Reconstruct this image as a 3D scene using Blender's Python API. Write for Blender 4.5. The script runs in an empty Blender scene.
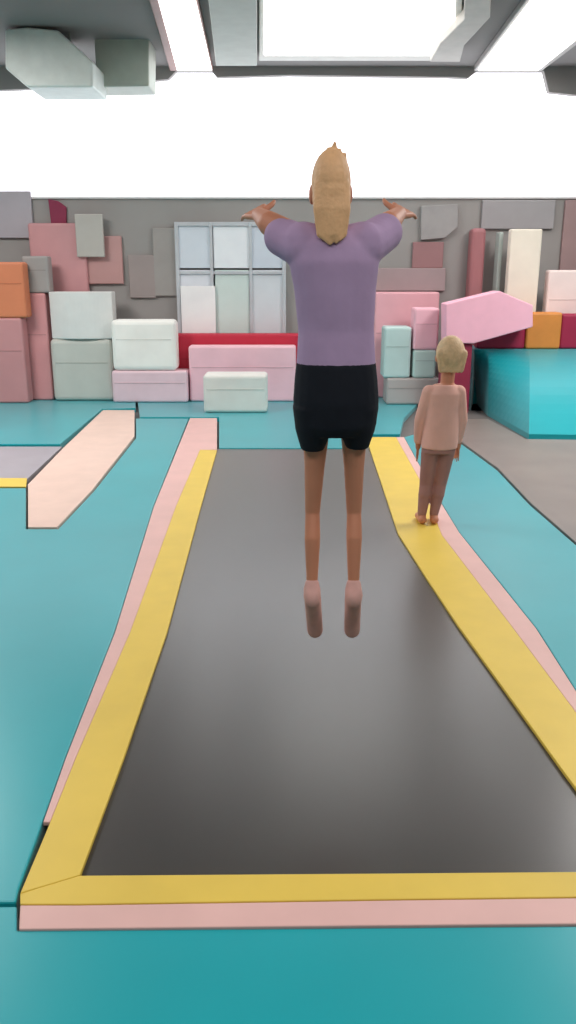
import bpy, bmesh, math, random
from mathutils import Vector, Matrix
random.seed(4)

# ------------------------------------------------------------------ camera, world, lights, exposure
CAM_H, F_PX, W, H = 1.71, 820.0, 576, 1024
PITCH = math.radians(16.3)
S = bpy.context.scene
C = S.collection
cd = bpy.data.cameras.new('camera'); cam = bpy.data.objects.new('camera', cd); C.objects.link(cam)
cam.location = (0, 0, CAM_H); cam.rotation_euler = (math.pi/2 - PITCH, 0, 0)
cd.sensor_fit = 'VERTICAL'; cd.sensor_height = 36.0; cd.lens = 36.0 * F_PX / H; cd.clip_start = 0.05
S.camera = cam

w = bpy.data.worlds.new('world'); S.world = w; w.use_nodes = True
w.node_tree.nodes['Background'].inputs[0].default_value = (0.9, 0.95, 1.0, 1)
w.node_tree.nodes['Background'].inputs[1].default_value = 0.6

def area(name, loc, sx, sy, power, col=(1, 0.97, 0.94), rot=(0, 0, 0)):
    l = bpy.data.lights.new(name, 'AREA'); l.shape = 'RECTANGLE'; l.size = sx; l.size_y = sy
    l.energy = power; l.color = col
    o = bpy.data.objects.new(name, l); o.location = loc; o.rotation_euler = rot; C.objects.link(o)
    return o
area('ceiling_fill', (-2.6, 1.6, 4.12), 1.2, 2.4, 55)  # front group: unseen area lights added to brighten the near bed and pads
area('ceiling_fill', (2.6, 1.6, 4.12), 1.2, 2.4, 65)
area('ceiling_fill', (0.0, -0.4, 4.12), 2.4, 1.2, 55)
area('ceiling_fill', (-4.2, 7.0, 4.12), 1.6, 2.4, 240)  # rear pair: added out of view to brighten the far floor and back wall
area('ceiling_fill', (4.2, 7.0, 4.12), 1.6, 2.4, 240)

S.view_settings.view_transform = 'Standard'; S.view_settings.look = 'None'
S.view_settings.gamma = 1.0; S.view_settings.use_curve_mapping = False
S.view_settings.exposure = 0.0
WINDOW_GLOW, PANEL_GLOW = 2.0, 2.2

# ------------------------------------------------------------------ pixel -> place
cp, sp = math.cos(PITCH), math.sin(PITCH)
def ray(px, py):
    u, v = px - W/2, H/2 - py
    return Vector((u, F_PX*cp + v*sp, -F_PX*sp + v*cp))
def G(px, py, z=0.06):                      # on a level plane
    d = ray(px, py); t = (z - CAM_H)/d.z
    return Vector((d.x*t, d.y*t, z))
def P(px, py, Y):                           # on an upright plane
    d = ray(px, py); t = Y/d.y
    return Vector((d.x*t, Y, CAM_H + d.z*t))

# ------------------------------------------------------------------ materials
def lin(c):
    return tuple(((x/255)/12.92 if x/255 <= 0.04045 else ((x/255+0.055)/1.055)**2.4) for x in c) + (1,)
_m = {}
def mat(name, rgb, rough=0.5, var=0.06, scale=6.0, bump=0.0, bscale=60.0, spec=0.5, emit=0.0, sheen=0.0):
    if name in _m: return _m[name]
    m = bpy.data.materials.new(name); m.use_nodes = True
    nt = m.node_tree; b = nt.nodes['Principled BSDF']
    b.inputs['Roughness'].default_value = rough
    b.inputs['Specular IOR Level'].default_value = spec
    tc = nt.nodes.new('ShaderNodeTexCoord')
    nz = nt.nodes.new('ShaderNodeTexNoise'); nz.inputs['Scale'].default_value = scale; nz.inputs['Detail'].default_value = 3
    nt.links.new(tc.outputs['Object'], nz.inputs['Vector'])
    rp = nt.nodes.new('ShaderNodeValToRGB')
    c = lin(rgb)
    rp.color_ramp.elements[0].position = 0.3; rp.color_ramp.elements[1].position = 0.7
    rp.color_ramp.elements[0].color = tuple(x*(1-var) for x in c[:3]) + (1,)
    rp.color_ramp.elements[1].color = tuple(min(1, x*(1+var)) for x in c[:3]) + (1,)
    nt.links.new(nz.outputs['Fac'], rp.inputs['Fac']); nt.links.new(rp.outputs['Color'], b.inputs['Base Color'])
    if bump:
        n2 = nt.nodes.new('ShaderNodeTexNoise'); n2.inputs['Scale'].default_value = bscale; n2.inputs['Detail'].default_value = 2
        nt.links.new(tc.outputs['Object'], n2.inputs['Vector'])
        bp = nt.nodes.new('ShaderNodeBump'); bp.inputs['Strength'].default_value = bump; bp.inputs['Distance'].default_value = 0.01
        nt.links.new(n2.outputs['Fac'], bp.inputs['Height']); nt.links.new(bp.outputs['Normal'], b.inputs['Normal'])
    if sheen:
        b.inputs['Sheen Weight'].default_value = sheen; b.inputs['Sheen Roughness'].default_value = 0.35
    if emit:
        b.inputs['Emission Color'].default_value = c; b.inputs['Emission Strength'].default_value = emit
    _m[name] = m
    return m
TEAL   = mat('teal_vinyl', (16, 164, 174), 0.33, 0.05, 1.4, 0.06, 5.0, 0.6, sheen=0.4)
YELLOW = mat('yellow_vinyl', (228, 196, 80), 0.5, 0.04, 5)
PINK   = mat('pale_pink_vinyl', (226, 182, 176), 0.5, 0.04, 5)
BED    = mat('trampoline_mesh', (50, 45, 42), 0.29, 0.08, 2.0, 0.02, 300, 0.95, sheen=0.9)
WALL   = mat('grey_wall_paint', (158, 154, 152), 0.8, 0.06, 1.2)
CEIL   = mat('grey_ceiling_paint', (134, 131, 130), 0.85, 0.07, 0.8)
FLOOR  = mat('grey_floor_paint', (112, 106, 104), 0.6)
GLOWW  = mat('window_glass_lit', (246, 246, 252), 0.3, 0.0, emit=WINDOW_GLOW)
GLOWP  = mat('diffuser_lit', (252, 250, 246), 0.4, 0.0, emit=PANEL_GLOW)
STEEL  = mat('grey_steel', (150, 156, 152), 0.5)

# ------------------------------------------------------------------ mesh helpers
def link(name, bm, m, parent=None, smooth=False):
    me = bpy.data.meshes.new(name); bmesh.ops.recalc_face_normals(bm, faces=bm.faces); bm.to_mesh(me); bm.free()
    for p in me.polygons: p.use_smooth = smooth
    o = bpy.data.objects.new(name, me); C.objects.link(o); me.materials.append(m)
    if parent: o.parent = parent
    return o
def prism(pts, dvec, bev=0.0, seg=2):
    """closed solid: polygon pts pushed along dvec"""
    bm = bmesh.new()
    a = [bm.verts.new(p) for p in pts]; b = [bm.verts.new(Vector(p)+Vector(dvec)) for p in pts]
    n = len(pts)
    bm.faces.new(a); bm.faces.new(b[::-1])
    for i in range(n): bm.faces.new((a[i], b[i], b[(i+1) % n], a[(i+1) % n]))
    bmesh.ops.recalc_face_normals(bm, faces=bm.faces)
    if bev: bmesh.ops.bevel(bm, geom=list(bm.edges), offset=bev, segments=seg, affect='EDGES', profile=0.5, clamp_overlap=True)
    return bm
def boxbm(x0, x1, y0, y1, z0, z1, bev=0.0, seg=2):
    return prism([(x0,y0,z0),(x1,y0,z0),(x1,y1,z0),(x0,y1,z0)], (0,0,z1-z0), bev, seg)
def join(bm, other):
    me = bpy.data.meshes.new('tmp'); other.to_mesh(me); other.free(); bm.from_mesh(me); bpy.data.meshes.remove(me); return bm
def tag(o, label, cat, group=None):
    o['label'] = label; o['category'] = cat
    if group: o['group'] = group
    return o
def thing(name, label, cat, loc, group=None):
    o = bpy.data.objects.new(name, None); C.objects.link(o); o.location = loc
    o.empty_display_size = 0.1
    bpy.context.view_layer.update()
    return tag(o, label, cat, group)
def part(name, bm, m, root, smooth=False):
    o = link(name, bm, m, root, smooth)
    top = root
    off = Vector((0,0,0))
    while top: off += top.location; top = top.parent
    o.data.transform(Matrix.Translation(-off))
    return o
def struct(name, bm, m):
    o = link(name, bm, m); o['kind'] = 'structure'; return o
def flat(pix, z0, z1, bev=0.008):           # polygon traced on the ground, with thickness
    return prism([G(x, y, z1) for x, y in pix], (0, 0, z0 - z1), bev)

# ------------------------------------------------------------------ the room
YB, ZC, XL, XR, YF = 11.5, 4.2, -7.0, 7.0, -3.5
struct('floor', boxbm(XL-.2, XR+.2, YF-.2, YB+.3, -0.2, 0.0), FLOOR)
struct('ceiling', boxbm(XL-.2, XR+.2, YF-.2, YB+.3, ZC, ZC+.15), CEIL)
struct('wall_left', boxbm(XL-.2, XL, YF-.2, YB+.3, 0, ZC), WALL)
struct('wall_right', boxbm(XR, XR+.2, YF-.2, YB+.3, 0, ZC), WALL)
struct('wall_front', boxbm(XL, XR, YF-.2, YF, 0, ZC), WALL)
zs = P(288, 198, YB).z                       # sill height
zt = [(P(x, y, YB).x, P(x, y, YB).z) for x, y in ((-120,96),(0,90),(100,86),(168,79),(176,71),(212,71),(217,77),(288,75),(450,77),(468,78),(477,71),(544,71),(549,92),(576,95),(700,99))]
struct('wall_back', boxbm(XL, XR, YB, YB+.2, 0, zs), WALL)
top = [(XL, zt[0][1])] + zt + [(XR, zt[-1][1])]
bm = prism([(x, YB, z) for x, z in top] + [(XR, YB, ZC), (XL, YB, ZC)], (0, .2, 0))
struct('wall_back.001', bm, WALL)
wn = struct('window_1', boxbm(XL, XR, YB+.10, YB+.14, zs-.02, ZC-.02), GLOWW)
struct('trim_1', boxbm(XL, XR, YB-.03, YB+.09, zs-.015, zs+.012, .006), mat('sill_paint', (205,203,203), .6))
struct('baseboard_back', boxbm(XL, XR, YB-.02, YB, 0, .1, .004), mat('baseboard_paint', (96,90,92), .6))

# ------------------------------------------------------------------ pads
VP = (274, 272)
inner_l = [(217,450),(201,506),(167,632),(124,757),(80,875)]
mid_l   = [(200,449.6),(176,506),(130,632),(76,757),(50,822),(20,893)]
outer_l = [(190,419),(154,506),(115,632),(66,757),(43,822),(19,890)]
inner_r = [(366,437),(398,533),(430,583),(458,625),(565,773),(638,871)]
mid_r   = [(396,437),(420,480),(442,535),(511,625),(576,712),(690,866)]
outer_r = [(404,437),(432,488),(459,532),(536,628),(578,694),(704,865)]

def pad(name, pix, label, z1=0.06):
    return tag(link(name, flat(pix, 0.0, z1, 0.006), TEAL), label, 'pad', 'teal floor pads')
pad('floor_pad', [(-420,906),(17,906),(17,930),(760,924),(1100,924),(1100,1500),(-420,1500)],
    'wide teal vinyl pad across the bottom, in front of the near pink strip')
pad('floor_pad', [(a-.4, b) for a, b in outer_l[1:]] + [(16,902),(-420,902),(-420,487.5),(-100,488),(26,488),(26,529),(58,529),(94,491),(136,438),(136,418.5),(188.5,418.5)],
    'long teal vinyl pad left of the main trampoline, left of its yellow strip')
pad('floor_pad', [(a+.4, b) for a, b in outer_r] + [(1000,865),(900,820),(700,655),(576,545),(530,505),(497,470),(452,437),(436,428)],
    'teal vinyl pad right of the main trampoline, between it and the right bed')
pad('floor_pad', [(404,418),(400,434),(366,434),(366,448),(219,448),(219,417),(140,417),(137,396),(425,396)],
    'pale-looking teal pad across the far end of the main trampoline')
pad('floor_pad', [(-300,396),(135.5,396),(135.5,408),(102,409),(60,444),(-300,444)],
    'teal vinyl pad behind the left trampoline bed, in front of grey foam block')

# ------------------------------------------------------------------ main trampoline
c0 = G(300, 650, 0.0)
t = thing('trampoline', 'long main trampoline with dark grey bed and yellow and pink border under the jumper', 'trampoline', (c0.x, c0.y, 0))
ir_w = inner_r
bedpix = [(a+2, b-2) for a, b in inner_l[::-1]]
part('bed', flat([(70,880),(648,877)] + [(a+6,b) for a, b in inner_r[::-1]] + [(368,447),(215,449)] + [(a-6, b) for a, b in inner_l], 0.03, 0.05, 0), BED, t)
part('frame', join(join(boxbm(-1.05, 1.35, 1.68, 1.74, 0, .028), boxbm(-.75, .80, 7.3, 7.36, 0, .028)),
     boxbm(-.85,-.79,1.76,7.2,0,.028)), mat('frame_steel', (60,62,66), .4), t)
part('yellow_strip', flat(inner_l + [(80,875)][:0] + [(62,890)] [:0] + mid_l[::-1], 0.0505, 0.066, 0.003), YELLOW, t)
part('pink_strip', flat([(217,418),(217,449.6)] + mid_l[:-1] + outer_l[::-1][1:-1] + [(190,418)], 0.0505, 0.0655, 0.003), PINK, t)
part('yellow_strip', flat([(80,875.3),(400,873),(638,871),(700,866),(720,895),(400,899),(80,904),(20,904),(20,893.5)], 0.0505, 0.066, 0.003), YELLOW, t)
part('pink_strip', flat([(20,905),(80,905),(400,900),(722,896),(760,922),(400,925),(19,929)], 0.0505, 0.066, 0.003), PINK, t)
part('yellow_strip', flat(inner_r + mid_r[::-1], 0.0505, 0.066, 0.003), YELLOW, t)
part('pink_strip', flat(mid_r + outer_r[::-1], 0.0505, 0.066, 0.003), PINK, t)

# left trampoline
c0 = G(-60, 460, 0)
t = thing('trampoline', 'neighbouring trampoline at the left edge with greyish bed and thin yellow near edge', 'trampoline', (c0.x, c0.y, 0))
part('bed', flat([(-300,479),(27,479),(62,446.5),(-300,446.5)], 0.0, 0.05, 0.004), mat('left_bed_mesh', (164,162,170), .35, .06, 3, .1, 300), t)
part('yellow_strip', flat([(-300,478),(27,478),(26,486.5),(-300,486.5)], 0.0505, 0.066, .003), YELLOW, t)
part('pink_strip', flat([(28,484),(65,446),(103,410),(134.5,410),(134.5,436),(92,490),(57,527),(28,527)], 0.03, 0.07, .004), mat('peach_vinyl', (226,196,182), .5, .04), t)

# right trampoline
c0 = G(520, 470, 0)
t = thing('trampoline', 'neighbouring trampoline on the right with grey-brown bed below the teal ramp', 'trampoline', (c0.x, c0.y, 0))
part('bed', flat([(430,419),(488,419),(526,439),(700,441),(1000,640),(1000,810),(700,652),(577,543),(531,503),(498,468),(462,442),(438,425)], 0.0, 0.05, .004),
     mat('right_bed_mesh', (136,125,119), .35, .1, 2, .12, 300), t)
# ------------------------------------------------------------------ teal ramp at the right
zr = P(520, 349, 10.55).z
base = [G(474,397,.06), G(488,411,.06), G(529,434,.06), G(700,437,.06)]
crest = [P(474,352,10.5), P(488,351,10.5), P(529,349,10.5), P(700,349,10.5)]
bm = bmesh.new()
rows = []
def dense(p, n=10):
    return [a.lerp(b, k/n) for a, b in zip(p, p[1:]) for k in range(n)] + [p[-1]]
for b0, c1 in zip(dense(base), dense(crest)):
    c1 = Vector((c1.x, 10.5, zr))
    prof = [Vector((b0.x, b0.y, 0.0)), b0.copy()]
    for k in range(1, 13):
        s = k/12; q = b0.lerp(c1, s); q.z += 0.10*math.sin(math.pi*s); prof.append(q)
    prof.append(Vector((c1.x, 11.05, zr)))
    prof = prof[1:]
    rows.append(([bm.verts.new(p) for p in prof], [bm.verts.new((p.x, p.y, 0.0)) for p in prof]))
for (t0, b0), (t1, b1) in zip(rows, rows[1:]):
    n = len(t0)
    for i in range(n-1):
        bm.faces.new((t0[i], t0[i+1], t1[i+1], t1[i])); bm.faces.new((b0[i], b1[i], b1[i+1], b0[i+1]))
    bm.faces.new((t0[0], t1[0], b1[0], b0[0])); bm.faces.new((t0[-1], b0[-1], b1[-1], t1[-1]))
for tt, bb in (rows[0], rows[-1]):
    for i in range(len(tt)-1): bm.faces.new((tt[i], tt[i+1], bb[i+1], bb[i]))
tag(link('ramp_mat', bm, TEAL, None, False), 'raised teal sloping mat on the right, below the maroon and orange barrier', 'mat')

# ------------------------------------------------------------------ blocks, pads and panels along the back
_n = [0]
def block(name, x0, y0, x1, y1, Y, depth, rgb, label, cat, group=None, bev=0.03, rough=.55, z0=None, seams=True, var=.05, z1=None):
    a = P(x0, y1, Y); b = P(x1, y0, Y)
    lo = a.z if z0 is None else z0
    hi = b.z if z1 is None else z1
    root = thing(name, label, cat, ((a.x+b.x)/2, Y+depth/2, lo), group)
    key = 'vinyl_%d_%d_%d' % rgb
    m = mat(key, rgb, rough, var, 3.0, .05, 12)
    part('body', boxbm(a.x, b.x, Y, Y+depth, lo, hi, min(bev, (b.x-a.x)*.3, depth*.3), 3), m, root, False)
    if seams and name in ('foam_block', 'wall_pad'):
        s = bmesh.new()
        xs = (a.x+b.x)/2; zz = lo + (hi-lo)*.62; k = min(bev, depth*.3)
        s = boxbm(a.x+k, b.x-k, Y-.004, Y+.004, zz-.006, zz+.006)
        part('seam', s, mat(key+'_seam', tuple(int(c*.9) for c in rgb), .6), root)
    return root
def top_of(root_name): return None

ROSE, ROSE2, CRIM = (206,150,153), (192,148,146), (168,44,74)
# left side
block('wall_panel', -20,191,30,238, YB-.06, .058, (176,170,178), 'pale lilac-grey panel high on the back wall at the left edge', 'panel', bev=.01)
# maroon pennant
bm = prism([P(48,199,YB-.05), P(58,201,YB-.05), P(66,207,YB-.05), P(66,224,YB-.05), P(51,224,YB-.05)], (0,.045,0), .006)
tag(link('pennant', bm, mat('maroon_cloth', (140,52,80), .8)), 'small maroon slanted pennant under the window at upper left', 'banner')
block('padded_column', 42,223,84,400, 11.38, .1, ROSE, 'tall dusty rose padded column behind the upper white foam block', 'column', z0=.06, bev=.05)
block('wall_panel', 86,236,121,284, YB-.06, .058, ROSE2, 'brownish rose panel on the back wall right of the rose column', 'panel', bev=.015)
block('loudspeaker_box', 77,214,102,257, 11.32, .055, (186,182,176), 'light grey upright box on the wall between the rose column and rose panel', 'box', bev=.012)
block('foam_block', 24,256,47,293, 10.98, .22, (158,153,151), 'narrow grey foam block standing on the rose block by the orange block', 'block', 'foam blocks at the left', z0=None)
zb = P(24,293,10.98).z
block('foam_block', 5,293,45,402, 10.98, .24, (212,148,150), 'upright dusty red foam block under the narrow grey block', 'block', 'foam blocks at the left', z0=.06, z1=zb)
zo = P(0,318,10.72).z
block('foam_block', -30,318,21,402, 10.72, .24, (200,140,142), 'dull red foam block at left edge beneath the orange block', 'block', 'foam blocks at the left', z0=.06, z1=zo)
block('foam_block', -30,262,22,318, 10.72, .24, (214,128,90), 'orange foam block at the left edge', 'block', 'foam blocks at the left', z0=zo)
zg = P(80,339,10.9).z
block('foam_block', 54,339,111,402, 10.9, .5, (200,200,193), 'light grey foam block carrying the white block left of centre', 'block', 'foam blocks at the left', z0=.06, z1=zg, bev=.06)
# white drum-fronted block
a, b = P(50,339,10.86), P(109.5,292,10.86)
bm = bmesh.new(); pts = []
cx = (a.x+b.x)/2; hw = (b.x-a.x)/2
for k in range(17):
    q = -1 + 2*k/16; pts.append((cx + hw*q, 10.86 + .10*q*q, zg))
pts += [(cx+hw, 11.22, zg), (cx-hw, 11.22, zg)]
r = thing('foam_block', 'white curved-front foam block resting on the light grey block', 'block', (cx, 11.0, zg), 'foam blocks at the left')
part('body', prism(pts, (0,0,b.z-zg), .012), mat('white_vinyl_soft', (226,226,224), .5, .03), r)
zp = P(150,371,10.78).z
block('foam_block', 113,371,187,400, 10.78, .32, (240,206,216), 'pale pink low block beneath the brightest white block', 'block', 'foam blocks at the left', z0=.06, z1=zp)
block('foam_block', 113,320,175,371, 10.78, .32, (250,248,243), 'brightest white foam block on the pale pink low block', 'block', 'foam blocks at the left', z0=zp, bev=.06)
block('wall_panel', 155,228,177,296, YB-.05, .048, (160,155,152), 'tall narrow grey panel left of the pale blue glass door', 'panel', bev=.01)
block('wall_panel', 130,255,154,298, YB-.05, .048, (158,146,144), 'short grey panel on the wall above the brightest white block', 'panel', bev=.01)
# glass door
fx0, fx1 = P(177,300,11.42).x, P(286,300,11.42).x
zt2 = P(230,222,11.42).z; zd = 0.0
FR = mat('pale_frame', (196,200,206), .4)
bm = boxbm(fx0, fx0+.05, 11.4, 11.49, zd, zt2, .005)
for x0, x1 in ((fx1-.05, fx1), (fx0+.46, fx0+.50), (fx0+.98, fx0+1.02)): join(bm, boxbm(x0, x1, 11.4, 11.49, zd, zt2, .005))
for z0, z1 in ((zt2-.05, zt2), (zt2-.66, zt2-.62), (zd, zd+.12)): join(bm, boxbm(fx0, fx1, 11.405, 11.485, z0, z1, .005))
dr = struct('door_1', bm, FR)
def dpane(x0, x1, y0, y1, rgb):
    a, b = P(x0,y1,11.44), P(x1,y0,11.44)
    o = link('door_pane', boxbm(a.x, b.x, 11.43, 11.46, a.z, b.z), mat('pane_%d_%d_%d' % rgb, rgb, .15, .02), dr); return o
dpane(179,213,224,268,(222,230,240)); dpane(213,250,224,268,(244,248,254)); dpane(250,284,224,268,(214,222,234))
dpane(179,215,270,350,(232,234,242)); dpane(215,250,270,350,(216,232,228)); dpane(250,284,270,350,(220,226,232))
dpane(179,284,350,402,(226,226,222))
block('door_notice', 182,286,215,334, 11.375, .024, (250,250,252), 'bright white sheet on the lower left of the pale glass door', 'sheet', bev=.004, seams=False)
block('wall_pad', 172,334,303,402, 11.12, .22, (196,40,66), 'crimson wall pad peeping out around the pale pink pad', 'pad', z0=.06)
block('wall_pad', 190,346,296,398, 10.86, .24, (250,200,212), 'pale pink pad standing before the crimson pad behind the jumper', 'pad', z0=.06)
block('foam_block', 204,375,267,418, 9.95, .4, (232,230,224), 'off-white low foam block at the far end of the main trampoline', 'block', z0=.06, bev=.04)
# right side
block('wall_pad', 372,292,440,402, 11.2, .25, (236,176,186), 'pink upright pad right of the jumper, behind the aqua blocks', 'pad', z0=.06)
block('wall_panel', 374,268,446,291, YB-.05, .048, (168,148,150), 'greyish pink low panel above the pink upright pad', 'panel', bev=.01)
block('wall_panel', 412,242,444,268, YB-.05, .048, (160,118,120), 'dull rose square panel right of the jumper', 'panel', bev=.01)
bm = prism([P(421,206,YB-.07), P(458,204,YB-.07), P(458,227,YB-.07), P(445,238,YB-.07), P(421,240,YB-.07)], (0,.065,0), .008)
tag(link('wall_panel', bm, mat('mid_grey_panel', (164,160,160), .6)), 'light grey panel with a cut corner under the window by the right hand', 'panel')
block('padded_column', 462,228,487,402, 11.25, .24, (172,112,116), 'slim dull red column left of the green-grey post', 'column', z0=.06, bev=.05)
block('post', 488,232,504,402, 11.1, .2, (176,188,182), 'narrow green-grey post left of the tall cream panel', 'post', z0=.06, bev=.03)
block('wall_panel', 481,200,556,229, YB-.06, .058, (164,160,163), 'wide light grey panel under the window at right', 'panel', bev=.01)
block('wall_panel', 557,200,600,300, YB-.06, .058, (160,132,132), 'mauve tall wall panel at the right edge', 'panel', bev=.01)
zrb = zr
block('standing_panel', 504,229,543,330, 10.84, .14, (242,232,216), 'tall cream panel standing behind the orange and maroon barrier', 'panel', z0=zrb, bev=.02)
block('foam_block', 544,270,600,330, 10.84, .18, (246,226,222), 'pinkish white low block at the right edge beside the cream panel', 'block', z0=zrb)
# maroon / orange barrier
a, b = P(440,349,10.56), P(640,314,10.56)
r = thing('barrier', 'maroon padded barrier with an orange section along the top of the teal ramp', 'barrier', (P(540,349,10.56).x, 10.65, zrb))
xs = [P(x,330,10.56).x for x in (478,526,561,640)]
MAR = mat('maroon_vinyl', (164,34,72), .5, .05)
part('padded_section', boxbm(xs[0], xs[1], 10.56, 10.76, zrb, b.z, .03, 3), MAR, r)
o = part('padded_section', boxbm(xs[1]+.003, xs[2]-.003, 10.53, 10.76, zrb, b.z+.02, .03, 3), mat('orange_vinyl', (222,142,66), .5), r); o['label'] = 'orange section'
part('padded_section', boxbm(xs[2], xs[3], 10.56, 10.76, zrb, b.z, .03, 3), MAR, r)
# pink faceted block in front of the barrier, on a maroon plinth
pl = P(446,342,10.2)
zk = P(446,344,10.2).z
block('plinth_block', 441,344,473,404, 10.2, .3, (150,40,70), 'maroon plinth beneath the faceted pink foam block', 'block', z0=0, z1=zk)
bm = prism([P(446,304,10.15), P(500,291,10.15), P(518,299,10.15), P(533,305,10.15), P(533,327,10.15), P(474,343.5,10.15), P(446,343.5,10.15)], (0,.34,0), .012)
tag(link('foam_block', bm, mat('pink_foam', (252,188,208), .6, .03)), 'large faceted pink foam block left of the orange barrier section', 'block')
# aqua blocks
zq = P(400,378,10.6).z
block('foam_block', 386,378,440,404, 10.6, .4, (186,176,174), 'low grey block under the pale aqua blocks', 'block', z0=.06, z1=zq)
block('foam_block', 383,327,412,378, 10.6, .36, (196,220,218), 'taller pale aqua block right beside the jumper\'s waist', 'block', z0=zq)
zq2 = P(420,350,10.6).z
block('foam_block', 412.5,350,437,378, 10.6, .36, (200,222,218), 'shorter pale aqua block beneath the small pink block', 'block', z0=zq, z1=zq2)
block('foam_block', 413,308,440,350, 10.6, .34, (252,192,206), 'small pink block on top of the shorter aqua block', 'block', z0=zq2)

# ------------------------------------------------------------------ ceiling fittings
def hung(name, pix, z, m, label, cat, th=None, parent=None, bev=.01):
    bm = prism([G(x, y, z) for x, y in pix], (0, 0, (ZC - z) if th is None else th), bev)
    if parent: return part(name, bm, m, parent)
    return tag(link(name, bm, m), label, cat)
# big panel light
c = G(360,30,4.12); t = thing('ceiling_light', 'large square white light panel at top centre of the ceiling', 'ceiling light', (c.x, c.y, ZC))
hung('frame', [(259,-14),(462,-14),(462,32),(437,61),(259,61)], 4.15, mat('light_frame', (212,210,204), .5), '', '', parent=t)
hung('diffuser', [(264,-14),(455,-14),(455,30),(432,56),(264,56)], 4.13, GLOWP, '', '', th=.025, parent=t)
c = G(185,40,4.1); t = thing('ceiling_light', 'long linear light running back along the ceiling left of the big panel', 'ceiling light', (c.x, c.y, ZC))
hung('housing', [(146,-10),(196,-10),(213,71),(170,71)], 4.13, mat('brown_housing', (150,112,108), .5), '', '', parent=t)
hung('diffuser', [(155,-10),(193,-10),(212,71),(177,71)], 4.10, GLOWP, '', '', th=.028, parent=t)
c = G(540,40,4.1); t = thing('ceiling_light', 'wide linear light running back along the ceiling in the upper right corner', 'ceiling light', (c.x, c.y, ZC))
hung('housing', [(534,-10),(650,-10),(542,71),(474,71)], 4.13, mat('grey_housing', (176,172,170), .5), '', '', parent=t)
hung('diffuser', [(540,-10),(640,-10),(538,71),(478,71)], 4.10, GLOWP, '', '', th=.028, parent=t)
# air handling unit, upper left
t = thing('air_unit', 'pale grey boxy air unit hanging from the ceiling in upper left corner', 'air unit', (P(50,60,9.7).x, 9.9, ZC))
u = [(5,29),(28,27),(58,30),(93,62),(93,87),(27,87),(5,68)]
part('casing', prism([P(x, y, 9.7) for x, y in u], (0,.7,0), .02), mat('pale_grey_casing', (232,240,236), .45), t)
for x in (20, 70):
    q = P(x, 40, 10.0); part('hanger', boxbm(q.x-.01, q.x+.01, 9.99, 10.01, 3.9, ZC), STEEL, t)
tag(link('ceiling_duct', prism([P(x,y,10.25) for x,y in ((94,37),(149,36),(149,86),(97,87))], (0,.5,0), .015), mat('green_grey_duct', (186,194,184), .5)), 'green-grey duct hanging from the ceiling right of the air unit', 'duct')
hung('ceiling_duct', [(207,-10),(257,-10),(257,66),(216,66)], 4.06, mat('pale_green_duct', (176,182,174), .5), 'pale grey-green duct running beside the left of the big light panel', 'duct')
hung('ceiling_beam', [(464,-10),(490,-10),(490,18),(464,46),(460,62),(430,62),(440,44),(464,20)], 4.05, mat('warm_grey_beam', (204,198,192), .6), 'warm pale grey beam stepping down right of the big light panel', 'beam')

# ------------------------------------------------------------------ people
def capsule(bm, a, b, ra, rb, seg=14):
    """tapered limb with round ends"""
    a, b = Vector(a), Vector(b)
    for c, r in ((a, ra), (b, rb)):
        bmesh.ops.create_uvsphere(bm, u_segments=seg, v_segments=10, radius=r, matrix=Matrix.Translation(c))
    d = b - a
    if d.length > 1e-5:
        q = Vector((0,0,1)).rotation_difference(d)
        bmesh.ops.create_cone(bm, cap_ends=True, segments=seg, radius1=ra, radius2=rb, depth=d.length,
                              matrix=Matrix.Translation((a+b)/2) @ q.to_matrix().to_4x4())
def ellipsoid(bm, c, rx, ry, rz, rot=None):
    M = Matrix.Translation(Vector(c)) @ (rot.to_4x4() if rot else Matrix.Identity(4)) @ Matrix.Diagonal((rx, ry, rz, 1))
    bmesh.ops.create_uvsphere(bm, u_segments=20, v_segments=14, radius=1, matrix=M)
def loft(bm, rings, n=24):
    """rings: (centre, rx, ry) - closed stack of ellipses"""
    rs = []
    for c, rx, ry in rings:
        c = Vector(c)
        rs.append([bm.verts.new(c + Vector((rx*math.cos(2*math.pi*k/n), ry*math.sin(2*math.pi*k/n), 0))) for k in range(n)])
    for a, b in zip(rs, rs[1:]):
        for k in range(n): bm.faces.new((a[k], a[(k+1) % n], b[(k+1) % n], b[k]))
    bm.faces.new(rs[0]); bm.faces.new(rs[-1][::-1])
def melt(name, bm, m, parent, voxel=.006, smooth=6, fac=.5):
    """merge the pieces into one continuous skin"""
    bmesh.ops.recalc_face_normals(bm, faces=bm.faces)
    me = bpy.data.meshes.new('raw'); bm.to_mesh(me); bm.free()
    o = bpy.data.objects.new('raw', me); C.objects.link(o)
    r = o.modifiers.new('r', 'REMESH'); r.mode = 'VOXEL'; r.voxel_size = voxel
    s = o.modifiers.new('s', 'SMOOTH'); s.factor = fac; s.iterations = smooth
    dg = bpy.context.evaluated_depsgraph_get(); dg.update()
    nm = bpy.data.meshes.new_from_object(o.evaluated_get(dg)); nm.name = name
    bpy.data.objects.remove(o); bpy.data.meshes.remove(me)
    nm.materials.clear(); nm.materials.append(m)
    for p in nm.polygons: p.use_smooth = True
    q = bpy.data.objects.new(name, nm); C.objects.link(q)
    off = Vector((0,0,0)); tp = parent
    while tp: off += tp.location; tp = tp.parent
    nm.transform(Matrix.Translation(-off)); q.parent = parent
    return q
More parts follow.
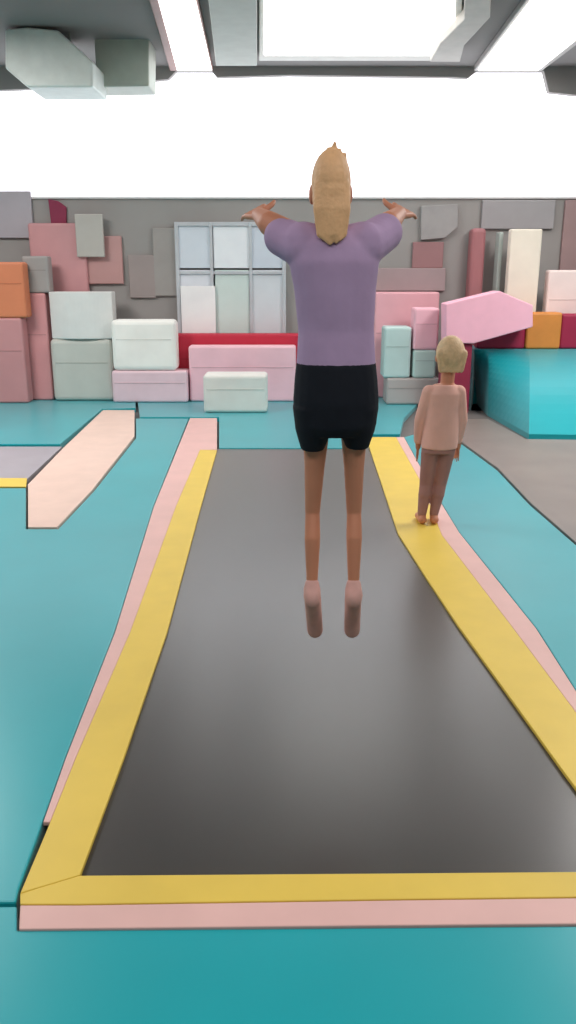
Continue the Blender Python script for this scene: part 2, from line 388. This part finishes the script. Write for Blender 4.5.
def hand(bm, wrist, fwd, up, side, s):
    """palm + four fingers + thumb; side = direction of the thumb"""
    fwd, up, side = Vector(fwd).normalized(), Vector(up).normalized(), Vector(side).normalized()
    pc = wrist + fwd*.045*s
    for k in range(-2, 3): capsule(bm, wrist + side*.006*k*s, wrist + fwd*.085*s + side*.0165*k*s, .013*s, .0115*s, 8)
    for k, L in enumerate((.070, .078, .072, .056)):
        b0 = wrist + fwd*.085*s + side*(.034 - .0225*k)*s
        sp_ = side*(.26 - .17*k)
        b1 = b0 + (fwd + sp_ + up*.10).normalized()*L*.5*s
        b2 = b1 + (fwd + sp_ + up*.40).normalized()*L*.5*s
        capsule(bm, b0, b1, .0088*s, .0080*s, 8); capsule(bm, b1, b2, .0080*s, .0066*s, 8)
    t0 = wrist + fwd*.03*s + side*.03*s
    t1 = t0 + (fwd*.6 + side*.8).normalized()*.036*s; t2 = t1 + (fwd*.85 + side*.45).normalized()*.03*s
    capsule(bm, t0, t1, .012*s, .010*s, 8); capsule(bm, t1, t2, .010*s, .0078*s, 8)

SKIN = mat('skin', (206,138,108), .55, .05, 8)
SKIN_LEG = SKIN
# ---- the jumper, seen from behind, in the air over the bed
YJ = 2.65
J = lambda x, y, dy=0.0: P(x, y, YJ + dy)
root = thing('person', 'person in mauve t-shirt and black shorts jumping with arms reaching forward, seen from behind', 'person', J(333, 640))
bm = bmesh.new()
hd = J(331, 190)
ellipsoid(bm, hd + Vector((0,.012,.01)), .056, .082, .094)
ellipsoid(bm, hd + Vector((0,.045,-.055)), .050, .052, .060)            # jaw
ellipsoid(bm, hd + Vector((0,.108,-.018)), .012, .018, .022)            # nose
for s in (-1, 1): ellipsoid(bm, hd + Vector((s*.057,.012,-.012)), .010, .020, .030)
capsule(bm, hd + Vector((0,.0,-.06)), J(332,244), .048, .055)
loft(bm, [(J(334,422),.108,.092),(J(335,395),.128,.108),(J(335,362),.112,.088),(J(335,330),.104,.08),(J(334,290),.116,.09),(J(333,258),.128,.088),(J(332,240),.105,.07),(J(332,230),.06,.055)])
sh = {-1: J(303,243), 1: J(363,243)}
el = {-1: J(270,224,.12), 1: J(388,224,.14)}
wr = {-1: J(259,215,.32), 1: J(399,214,.34)}
for s in (-1, 1):
    capsule(bm, J(332,246), sh[s], .055, .05)
    capsule(bm, sh[s], el[s], .050, .039); capsule(bm, el[s], wr[s], .039, .025)
    f = (wr[s]-el[s]).normalized()
    hand(bm, wr[s], f, Vector((-s*.3,0,-1)), Vector((-s,0,0)) + Vector((0,0,.5)), 1.0)
hip = {-1: J(317,412), 1: J(354,412)}; kn = {-1: J(312.5,512,.03), 1: J(354,512,.03)}; an = {-1: J(312,590,-.02), 1: J(353.5,590,-.02)}
toe = {-1: J(315,630,.06), 1: J(352,630,.06)}
for s in (-1, 1):
    capsule(bm, hip[s], hip[s].lerp(kn[s], .55), .050, .034); capsule(bm, hip[s].lerp(kn[s], .55), kn[s], .034, .026)
    cf = kn[s].lerp(an[s], .32) + Vector((0,-.012,0))
    capsule(bm, kn[s], cf, .025, .0275); capsule(bm, cf, an[s], .0275, .018)
    capsule(bm, an[s] + Vector((0,-.02,-.01)), toe[s], .025, .021); capsule(bm, an[s], toe[s], .024, .023)
body = melt('body', bm, SKIN, root, .0040, 4)
# face (turned away)
for s in (-1, 1):
    e = bmesh.new(); ellipsoid(e, hd + Vector((s*.028,.092,.004)), .013, .010, .009)
    part('eye', e, mat('eye_white', (235,232,228), .2), root, True)
e = bmesh.new(); ellipsoid(e, hd + Vector((0,.094,-.062)), .022, .008, .008); part('mouth', e, mat('lips', (176,92,88), .5), root, True)
# hair: cap plus a long tail down the neck
bm = bmesh.new()
ellipsoid(bm, hd + Vector((0,-.004,.020)), .060, .088, .096)
ellipsoid(bm, hd + Vector((0,-.030,-.020)), .058, .066, .085)
for k in range(13):
    u = (k-6)/6
    a0 = hd + Vector((u*.040, -.070 + .02*u*u, .030 - .02*u*u)); a1 = hd + Vector((u*.042, -.088 + .014*u*u, -.06))
    a2 = hd + Vector((u*.034, -.092 + .010*u*u, -.13)); a3 = J(331,243) + Vector((u*.022, -.094, .012*u*u + random.uniform(-.008,.012)))
    capsule(bm, a0, a1, .015, .014, 8); capsule(bm, a1, a2, .014, .012, 8); capsule(bm, a2, a3, .012, .006, 8)
for dx, dz, L in ((-.026,.094,.006),(-.012,.104,.009),(.004,.108,.020),(.018,.102,.008),(.032,.088,.010)):
    capsule(bm, hd + Vector((dx,-.01,dz-.025)), hd + Vector((dx*1.1+.004,-.018,dz+L)), .017, .006, 8)
hair = melt('hair', bm, mat('light_brown_hair', (232,184,136), .6, .08, 30, .2, 90), root, .004, 3)
# t-shirt
SHIRT = mat('mauve_jersey', (182,156,192), .85, .06, 9, .15, 25, .2)
bm = bmesh.new()
loft(bm, [(J(336,372),.130,.112),(J(336,360),.126,.108),(J(336,330),.120,.098),(J(335,290),.128,.102),(J(334,262),.140,.102),(J(333,245),.128,.088),(J(332,231),.072,.066)])
for s in (-1, 1):
    capsule(bm, J(332,250), sh[s], .066, .064)
    q = .62 if s < 0 else .85
    capsule(bm, sh[s] + Vector((0,0,-.012)), sh[s].lerp(el[s], q) + Vector((0,0,-.018)), .066, .060)
melt('tshirt', bm, SHIRT, root, .007, 6)
# shorts
SH = mat('black_shorts_cloth', (26,30,39), .8, .1, 9, .15, 25, .2)
bm = bmesh.new()
loft(bm, [(J(335,433),.105,.098),(J(336,424),.132,.118),(J(336,400),.139,.124),(J(336,380),.134,.118),(J(336,361),.127,.110)])
for s in (-1, 1):
    a0 = hip[s] + Vector((s*.006,0,.02)); a1 = (J(312.5,449) if s < 0 else J(357,447))
    q = Vector((0,0,-1)); 
    loft(bm, [(a1, .038, .056), (a1.lerp(a0,.45), .060, .084), (a0, .074, .100)])
melt('shorts', bm, SH, root, .006, 4)
for s in (-1, 1):                                                       # grip socks
    bm = bmesh.new()
    capsule(bm, an[s] + Vector((0,0,.02)), an[s] + Vector((0,-.02,-.012)), .026, .031)
    capsule(bm, an[s] + Vector((0,-.02,-.012)), toe[s], .029, .021); ellipsoid(bm, an[s] + Vector((0,-.030,-.022)), .027, .026, .034); capsule(bm, an[s], toe[s], .030, .029)
    melt('sock', bm, mat('dusty_pink_sock', (212,164,156), .85, .08, 20), root, .005, 4)

# ---- child on the right-hand pad
YK = G(428, 524, .06).y
K = lambda x, y, dy=0.0: P(x, y, YK + dy)
root = thing('person', 'blond child in pink top and brown leggings standing on right border of main trampoline', 'person', G(428,524,.06))
bm = bmesh.new()
hd = K(450, 356)
ellipsoid(bm, hd + Vector((0,.01,.0)), .082, .095, .108); ellipsoid(bm, hd + Vector((0,.045,-.06)), .058, .055, .055)
ellipsoid(bm, hd + Vector((0,.112,-.02)), .011, .014, .018)
for s in (-1, 1): ellipsoid(bm, hd + Vector((s*.084,.01,-.015)), .010, .018, .026)
capsule(bm, hd, K(447,384), .045, .045)
loft(bm, [(K(439,446),.095,.075),(K(441,430),.105,.08),(K(442,410),.098,.072),(K(444,392),.105,.07),(K(445,384),.07,.05)])
for s in (-1, 1):
    a0 = K(444+s*15,391); a1 = K(441+s*21,420,.02); a2 = K(438+s*20,447,.06)
    capsule(bm, K(444,391), a0, .04, .036); capsule(bm, a0, a1, .036, .028); capsule(bm, a1, a2, .028, .019)
    hand(bm, a2, (a2-a1), Vector((0,1,0)), Vector((-s*.3,1,0)), .72)
    h0 = K(439+s*8,444); h1 = K(433+s*7,484,.03); h2 = K(428+s*6,516)
    capsule(bm, h0, h1, .058, .040); capsule(bm, h1, h1.lerp(h2,.35)+Vector((0,-.008,0)), .039, .038); capsule(bm, h1.lerp(h2,.35), h2, .038, .026)
    h2.z = .110
    capsule(bm, Vector((h2.x, h2.y-.02, .098)), Vector((h2.x+s*.01, h2.y+.10, .092)), .030, .024); capsule(bm, h2, h2+Vector((0,0,.05)), .028, .026)
melt('body', bm, SKIN, root, .006, 4)
for s in (-1, 1):
    e = bmesh.new(); ellipsoid(e, hd + Vector((s*.03,.098,.0)), .012, .010, .009); part('eye', e, mat('eye_white', (235,232,228)), root, True)
bm = bmesh.new()
ellipsoid(bm, hd + Vector((0,-.012,.02)), .093, .102, .112)
for k in range(7): capsule(bm, hd + Vector(((k-3)*.024,-.06,.02)), hd + Vector(((k-3)*.022,-.062,-.085)), .030, .016, 8)
melt('hair', bm, mat('blond_hair', (226,192,150), .6, .1, 40, .4, 90), root, .006, 3)
bm = bmesh.new()
loft(bm, [(K(439,448),.120,.098),(K(441,430),.118,.094),(K(442,410),.112,.086),(K(444,393),.118,.082),(K(445,384),.068,.056)])
for s in (-1, 1):
    a0 = K(444+s*15,392); a1 = K(441+s*21,420,.02); a2 = K(438+s*20,440,.05)
    capsule(bm, K(444,393), a0, .05, .046); capsule(bm, a0, a1, .046, .038); capsule(bm, a1, a2, .038, .030)
melt('top', bm, mat('dusty_pink_jersey', (236,184,170), .85, .05, 9), root, .007, 5)
bm = bmesh.new()
loft(bm, [(K(438,452),.108,.088),(K(439,440),.108,.086)])
for s in (-1, 1):
    h0 = K(439+s*8,446); h1 = K(433+s*7,484,.03); h2 = K(428+s*6,513)
    capsule(bm, h0, h1, .063, .045); capsule(bm, h1, h1.lerp(h2,.35)+Vector((0,-.008,0)), .044, .043); capsule(bm, h1.lerp(h2,.35), h2, .043, .031)
melt('leggings', bm, mat('brown_leggings_cloth', (168,124,117), .85, .06, 9), root, .006, 4)
